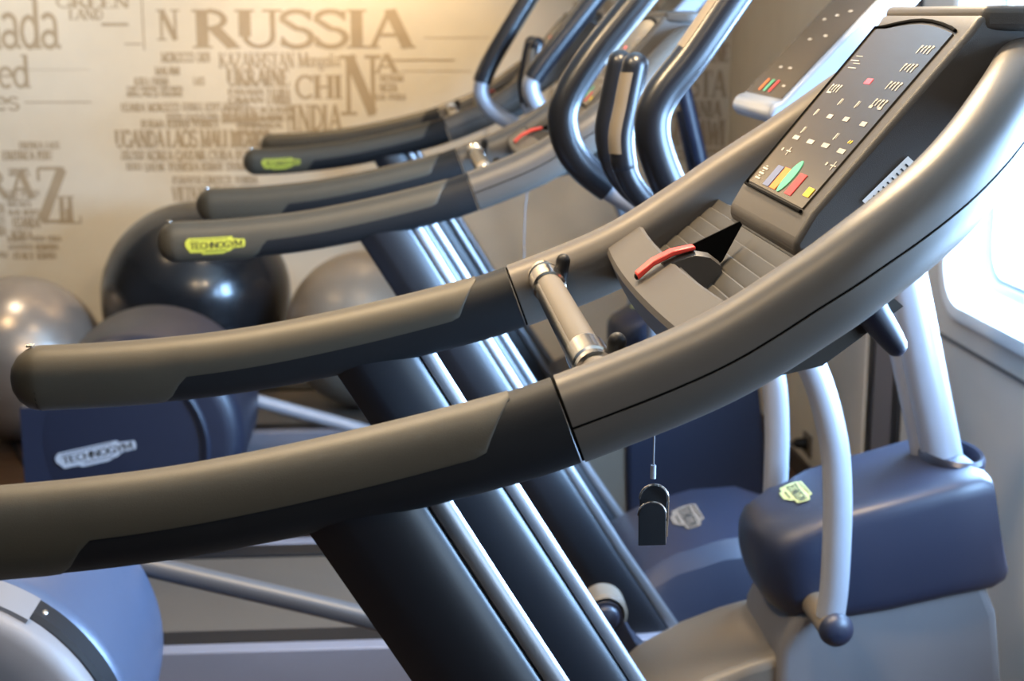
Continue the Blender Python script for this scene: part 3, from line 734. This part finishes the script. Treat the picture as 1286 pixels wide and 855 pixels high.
# ------------------------------------------------------------------ elliptical trainers
def make_elliptical(second=False):
    root = empty('elliptical_trainer', (0, 0, 0), '', 'elliptical trainer')
    # rear drive housing
    cx, cz = -.80, .40
    rc = .318
    bm = bmesh.new()
    y0 = -.33 if second else -.34
    if not second: lathe_y(bm, (cx, cz), [(.001, y0+.002), (.30, y0+.002), (.324, y0+.006), (.333, y0+.02), (.333, y0+.05), (.316, .02), (.306, .15), (.296, .185), (.27, .20), (.001, .20)], 72)
    else: lathe_y(bm, (cx, cz-.01), [(.001, y0+.002), (rc-.06, y0+.002), (rc-.03, y0+.008), (rc-.008, y0+.03), (rc, y0+.06), (rc, .17), (rc-.008, .195), (rc-.03, .21), (.001, .21)], 64)
    if second:
        box(bm, cx-.325, cx-.06, y0+.0035, .20, .06, .50)
    hous = link('rear_housing', bm, M_navy if second else M_blue, root)
    if second:
        bm = bmesh.new(); lathe_y(bm, (cx-.06, cz-.03), [(rc-.06, y0-.004), (rc-.045, y0-.010), (rc-.038, y0-.004), (rc-.035, y0+.004)], 40, -65, 60); link('cover_rim', bm, M_navy, hous)
        bm = bmesh.new()
        def fn(u, v, h):
            return (cx-.222+.235*u-.012*v, y0-.004-.001*h, .305+.05*u+.055*v)
        plate(bm, fn); link('housing_badge', bm, [M_badgeg, M_ink], hous)
    else:
        bm = bmesh.new(); lathe_y(bm, (cx, cz), [(.28, -.395), (.325, -.395), (.3335, -.388), (.3335, -.336), (.28, -.33)], 60, -70, 55)
        rg = link('slot', bm, M_black, hous)
        bm = bmesh.new(); lathe_y(bm, (cx-.008, cz-.002), [(.001, -.452), (.26, -.452), (.305, -.447), (.323, -.436), (.330, -.42), (.330, -.394), (.30, -.392)], 72); 
        link('side_disc', bm, M_body, hous, sharp=50)
        bm = bmesh.new(); lathe_y(bm, (cx, cz), [(.30, -.42), (.3315, -.418), (.3345, -.405), (.3345, -.335)], 30, 55, 130); link('slot_end', bm, M_body, hous)
        bm = bmesh.new(); c = (cx+.3315*math.cos(math.radians(52)), -.365, cz+.3315*math.sin(math.radians(52)))
        tube(bm, [c, (c[0], c[1]-.004, c[2])], .006, 12, 0, 'round'); link('screw', bm, M_chr, hous)
    # base beam
    bm = bmesh.new(); extrude(bm, [(-1.12, .0), (-1.12, .08), (-1.0, .12), (.6, .12), (.75, .0)], -.06, .12); link('base_beam', bm, M_frame, root, bev=.01)
    # pedal links, pedals, toe brackets
    for s in (-1, 1):
        if s > 0:
            a, b = (Vector((-.60, .20, .550)), Vector((.17, .20, .335))) if not second else (Vector((-.60, .20, .408)), Vector((.12, .20, .190)))
        else:
            a, b = (Vector((-.60, -.22, .22)), Vector((-.05, -.22, .20))) if not second else (Vector((-.60, -.20, .20)), Vector((-.05, -.20, .18)))
        bm = bmesh.new(); tube(bm, [a, a.lerp(b, .5), b, b+Vector((.25, 0, -.03))], .0225, 18, 4, 'round'); rod = link('link_arm', bm, M_silver if second else M_rod, root)
        bm = bmesh.new(); extrude(bm, [(-.26, .0), (.10, -.02), (.13, .03), (.11, .05), (-.22, .035), (-.27, .03)], -.06, .06)
        for v in bm.verts: v.co += Vector((b.x+.10, s*.23, b.z-.06))
        link('pedal', bm, M_black, root, bev=.008)
        bx, bz = b.x+.235, b.z+.074
        bm = bmesh.new()
        pr = [(-.045, .0), (-.046, -.08), (-.02, -.16), (.24, -.165), (.155, -.135), (.105, -.10), (.062, -.055), (.041, -.015), (.036, .0)]+[(.036*math.cos(t), .036*math.sin(t)) for t in np.linspace(.3, PI-.2, 9)]
        extrude(bm, [(bx+x, bz+z) for x, z in pr], s*.19-.035, s*.19+.035); link('toe_bracket', bm, M_navy, root, bev=.004)
        bm = bmesh.new(); lathe_y(bm, (bx, bz), [(.001, s*.19-.052), (.02, s*.19-.05), (.026, s*.19-.045), (.028, s*.19-.036)], 24); link('toe_cap', bm, M_navy, root)
        bm = bmesh.new(); lathe_y(bm, (bx, bz+.004), [(.039, s*.19-.036), (.046, s*.19-.03), (.046, s*.19+.03), (.039, s*.19+.036)], 32); link('toe_ring', bm, M_bronze, root)
    # front body
    bm = bmesh.new()
    extrude(bm, [(.70, .0), (.690, .30), (.690, .46), (.72, .53), (.80, .57), (1.06, .62), (1.105, .52), (1.135, .30), (1.15, 0)], -.150, .14); link('front_body', bm, M_navy if second else M_body, root, bev=.018)
    bm = bmesh.new()
    extrude(bm, [(.28, .0), (.30, .10), (.40, .285), (.47, .345), (.56, .395), (.64, .425), (.715, .445), (.74, .3), (.74, .0)], -.13, .17); link('base_cover', bm, M_bronze, root, bev=.02)
    # navy housing above it
    bm = bmesh.new(); R = []
    for x, zt, zb, w in ((.648, .655, .610, .03), (.654, .672, .580, .075), (.668, .688, .545, .112), (.69, .699, .515, .135), (.72, .710, .498, .148), (.75, .719, .500, .150), (.80, .733, .510, .150), (.90, .760, .530, .158), (1.0, .787, .552, .160), (1.07, .800, .567, .158), (1.095, .790, .578, .150), (1.108, .70, .592, .13)):
        cz_, h = (zt+zb)/2, (zt-zb)/2; ring = []
        e = 2.4 if x < .70 else (3.5 if x < .78 else 8)
        for k in range(36):
            u, v = superell(k, 36, w, h, e)
            ring.append((x-(v/h)*.02*(x > 1), u-.01, cz_+v))
        R.append(ring)
    loft(bm, R); fh = link('front_housing', bm, M_navy, root, sharp=50)
    bm = bmesh.new()
    R = []
    for s_, z_ in ((.075, .765), (.078, .795), (.073, .803), (.066, .800), (.060, .770)):
        R.append([(1.048+s_*.75*math.cos(t), -.005+s_*1.35*math.sin(t), z_-.12*(-s_*math.cos(t))*0) for t in np.linspace(0, 2*PI, 40, endpoint=False)])
    loft(bm, R, caps=False); link('column_collar', bm, M_navy, fh)
    bm = bmesh.new()
    def hp(u, v, h):
        x = .722+.050*v; return (x, .052-.112*u, np.interp(x, [.70, .74, .80], [.702, .716, .733])+.0025+.001*h)
    plate(bm, hp); link('housing_badge', bm, [M_badgey, M_ink], fh)
    # column
    bm = bmesh.new()
    tube(bm, [(1.056, -.005, .70), (.945, -.005, 1.13), (.885, .0, 1.36), (.845, .01, 1.52)], .024 if second else .0385, 28, 6, 'flat')
    col = link('column', bm, M_navy if second else M_silver, root)
    bm = bmesh.new(); tube(bm, [(1.018, .03, .74), (.915, .03, 1.13), (.868, .03, 1.33)], .012 if second else .022, 18, 4, 'flat'); link('column_rib', bm, M_navy if second else M_silver, col)
    # console
    bm = bmesh.new()
    extrude(bm, [(.640, 1.448), (.650, 1.470), (.665, 1.474), (.93, 1.755), (.965, 1.76), (.985, 1.735), (.735, 1.462), (.690, 1.432), (.655, 1.432)], -.115, .19)
    cons = link('console', bm, M_silver, root, bev=.008)
    d = Vector((.265, 0, .281)); L_ = d.length; d.normalize(); n_ = Vector((-d.z, 0, d.x)); q0 = Vector((.665, 0, 1.474))
    def sp(u, v, h): return q0+d*v+n_*h+Vector((0, .0375-u, 0))
    bm = bmesh.new(); q = [(-.14, .004), (.14, .004), (.14, L_-.01), (-.14, L_-.01)]
    A = [bm.verts.new(sp(u, v, -.003)) for u, v in q]; B = [bm.verts.new(sp(u, v, .0015)) for u, v in q]
    for k in range(4): bm.faces.new((A[k], A[(k+1) % 4], B[(k+1) % 4], B[k]))
    bm.faces.new(A); bm.faces.new(B); scrbm = bm
    for m, u in ((M_or, -.05), (M_gr, -.012), (M_rb, .026)):
        bm = bmesh.new(); strokes(bm, [([(u, .012), (u, .04)], .012)], lambda a, b: sp(a, b, .003)); link('button', bm, m, cons)
    bm = scrbm
    for u, v in ((.085, .03), (-.05, .07), (.02, .07), (-.03, .14), (.05, .15), (-.06, .19), (.0, .2), (.06, .21), (-.02, .25)):
        strokes(bm, [([(u-.012, v), (u+.012, v)], .004)], lambda a, b: sp(a, b, .0025), 1)
    link('screen', bm, [M_scr, M_tick], cons, sharp=20)
    bm = bmesh.new(); box(bm, .80, .90, -.03, .06, 1.50, 1.56); link('console_mount', bm, M_dark, cons, bev=.01)
    # moving arms: silver lower tube, black sleeve, pivot shaft with round cap
    low = [(.755, .565), (.760, .64), (.758, .79), (.742, .91), (.695, 1.04), (.610, 1.145)]
    if not second:
        ups = {1: [(.480, 1.242), (.412, 1.285), (.353, 1.333), (.322, 1.39), (.323, 1.455), (.377, 1.544), (.462, 1.650), (.60, 1.82)],
               -1: [(.520, 1.240), (.462, 1.315), (.427, 1.387), (.415, 1.445), (.430, 1.492), (.479, 1.556), (.540, 1.645), (.66, 1.82)]}
    else:
        ups = {1: [(.470, 1.218), (.377, 1.268), (.300, 1.314), (.264, 1.36), (.262, 1.41), (.300, 1.494), (.408, 1.670), (.50, 1.82)],
               -1: [(.520, 1.232), (.440, 1.30), (.395, 1.37), (.379, 1.41), (.384, 1.44), (.432, 1.507), (.558, 1.665), (.68, 1.82)]}
    for s in (-1, 1):
        Y = -.245 if s < 0 else .245
        dx = 0 if s < 0 else .012
        pts = [(x+dx*(1 if z < 1.1 else 0), Y, z) for x, z in low]
        up = [(x, Y, z) for x, z in ups[s]]
        full = pts+up; cut = len(pts)+(1 if not second else 4)
        P = crm(full, 8); kc = (cut if not second else cut)*8
        bm = bmesh.new(); tube(bm, P, .0255, 20, 0, 'flat'); arm = link('arm', bm, M_silver, root)
        bm = bmesh.new(); tube(bm, P[kc:], .0305, 20, 0, 'flat'); link('sleeve', bm, M_grip, arm)
        bm = bmesh.new(); Ps, Ts, Lss, Ns = frames(P[kc+(32 if not second else 12):])
        sg = (-1 if s > 0 else 1); rows = []
        for i in range(len(Ps)):
            rows.append([bm.verts.new(Ps[i]+Ns[i]*sg*.0312*math.cos(t)+Lss[i]*.0312*math.sin(t)) for t in np.linspace(-.75, .05, 6)])
        for A, B in zip(rows, rows[1:]):
            for k in range(5): bm.faces.new((A[k], A[k+1], B[k+1], B[k]))
        link('contact_strip', bm, M_sens, arm)
        bm = bmesh.new(); px, pz = .758+dx, .552
        tube(bm, [(px-.004, s*.11, pz), (px, Y+s*.012, pz)], .027, 20, 0, 'flat'); tube(bm, [(px, Y-.028, pz), (px, Y+.028, pz)], .029, 20, 0, 'flat')
        link('pivot_shaft', bm, M_bronze, arm)
        bm = bmesh.new(); lathe_y(bm, (px, pz), [(.001, Y+s*.050), (.012, Y+s*.049), (.023, Y+s*.044), (.030, Y+s*.035), (.0315, Y+s*.028), (.001, Y+s*.028)], 28); link('pivot_cap', bm, M_navy, arm)
    # fixed handles with pulse sensors
    for s in (-1, 1):
        Y = .025+s*.095
        pts = [(.82, Y*.6, 1.27), (.60, Y, 1.245), (.48, Y, 1.265), (.410, Y, 1.325), (.390, Y, 1.40), (.400, Y, 1.47), (.412, Y, 1.535)]
        P = crm(pts, 8)
        bm = bmesh.new(); tube(bm, P, .0215, 18, 0, 'flat'); fx = link('fixed_handle', bm, M_silver if second else M_grip, root)
        bm = bmesh.new(); tube(bm, P[-21:], .0235, 18, 0, 'round'); gg = link('sleeve', bm, M_grip, fx)
        bm = bmesh.new()
        A_, T2_, L2_, N2_ = frames(P[-19:-2])
        rows = []
        for i in range(len(A_)):
            rows.append([bm.verts.new(A_[i]+L2_[i]*.0245*math.cos(t)+N2_[i]*.0245*math.sin(t)) for t in np.linspace(PI*.62, PI*1.38, 9)] if False else [bm.verts.new(A_[i]+Vector((-.0245*math.cos(t), s*.0245*math.sin(t), 0))) for t in np.linspace(-.1, 1.35, 9)])
        for A, B in zip(rows, rows[1:]):
            for k in range(8): bm.faces.new((A[k], A[k+1], B[k+1], B[k]))
        link('pulse_sensor', bm, M_sens, fx)
    # floor feet
    for x, y in ((-1.0, -.04), (-1.0, .1), (1.05, -.1), (1.05, .1)):
        pass
    return root
E1 = make_elliptical(False); E1.location = (0, 2.75, 0)
E2 = make_elliptical(True); E2.location = (0, 4.70, 0)
E1['label'] = 'nearer elliptical trainer with black curved handles and silver column by the window'
E2['label'] = 'farther elliptical trainer with grey-bent handles and navy drum housing beside the balls'
for t in (E1, E2): t['group'] = 'elliptical trainers between the treadmills'

# ------------------------------------------------------------------ exercise balls
def ball(loc, r, m, label):
    root = empty('exercise_ball', (loc[0], loc[1], loc[2]-r), label, 'exercise ball', 'exercise balls by the wall')
    bm = bmesh.new(); n = 64
    prof = []
    for k in range(1, 48):
        a = -PI/2+PI*k/48; rr_ = r*(1-.0035*(math.cos(a*14) > .55)*(abs(a) < .75))
        prof.append((rr_*math.cos(a), r+rr_*math.sin(a)))
    R = [[bm.verts.new((p*math.cos(2*PI*k/n), p*math.sin(2*PI*k/n), z)) for k in range(n)] for p, z in prof]
    for A, B in zip(R, R[1:]):
        for k in range(n): bm.faces.new((A[k], A[(k+1) % n], B[(k+1) % n], B[k]))
    bm.faces.new(R[0]); bm.faces.new(R[-1])
    link('ball_skin', bm, m, root, sharp=60)
    bm = bmesh.new(); a = math.radians(100)
    for q in (0,):
        tube(bm, [(0, r*.997, r), (0, r*1.004, r)], .012, 12, 0, 'flat')
    link('valve_plug', bm, M_white, root)
    return root
ball((-.815, 5.95, .168+.372), .370, M_ballb, 'large black exercise ball between the silver ball and the beige ball')
ball((-1.485, 5.85, .320), .320, M_balls, 'pearly silver exercise ball on the floor at the far left')
ball((-.150, 5.65, .1605+.297), .297, M_ballt, 'dull beige exercise ball behind the dark treadmill upright')

# ------------------------------------------------------------------ outlet, plug, cords
bm = bmesh.new(); box(bm, XR-.008, XR, 5.02, 5.12, .10, .18); o = link('wall_outlet', bm, M_bronze, None, bev=.003); o['label'] = 'small outlet plate low on the right wall holding a black plug'; o['category'] = 'outlet'
plug = empty('power_plug', (XR-.008, 5.07, .14), 'black power plug and cord in the low outlet on the right wall', 'plug')
bm = bmesh.new(); tube(bm, [(0, 0, 0), (-.03, 0, .002), (-.045, 0, .002)], [.021, .019, .012], 16, 4, 'flat'); link('plug_body', bm, M_black, plug)
bm = bmesh.new(); tube(bm, [(-.045, 0, .002), (-.09, .01, -.01), (-.20, .03, -.10), (-.30, .05, -.134), (-.42, .0, -.135)], .0045, 8, 6, 'flat'); link('cord', bm, M_black, plug)
fc = empty('floor_cable', (-1.45, 5.4, 0), 'black cable lying on the wood floor below the silver ball', 'cable')
bm = bmesh.new(); tube(bm, [(-.30, .75, .006), (-.155, .575, .006), (.0, .18, .006), (.145, -.18, .006), (.25, -.45, .006), (.5, -.55, .006)], .006, 8, 8, 'flat'); link('cable', bm, M_black, fc)
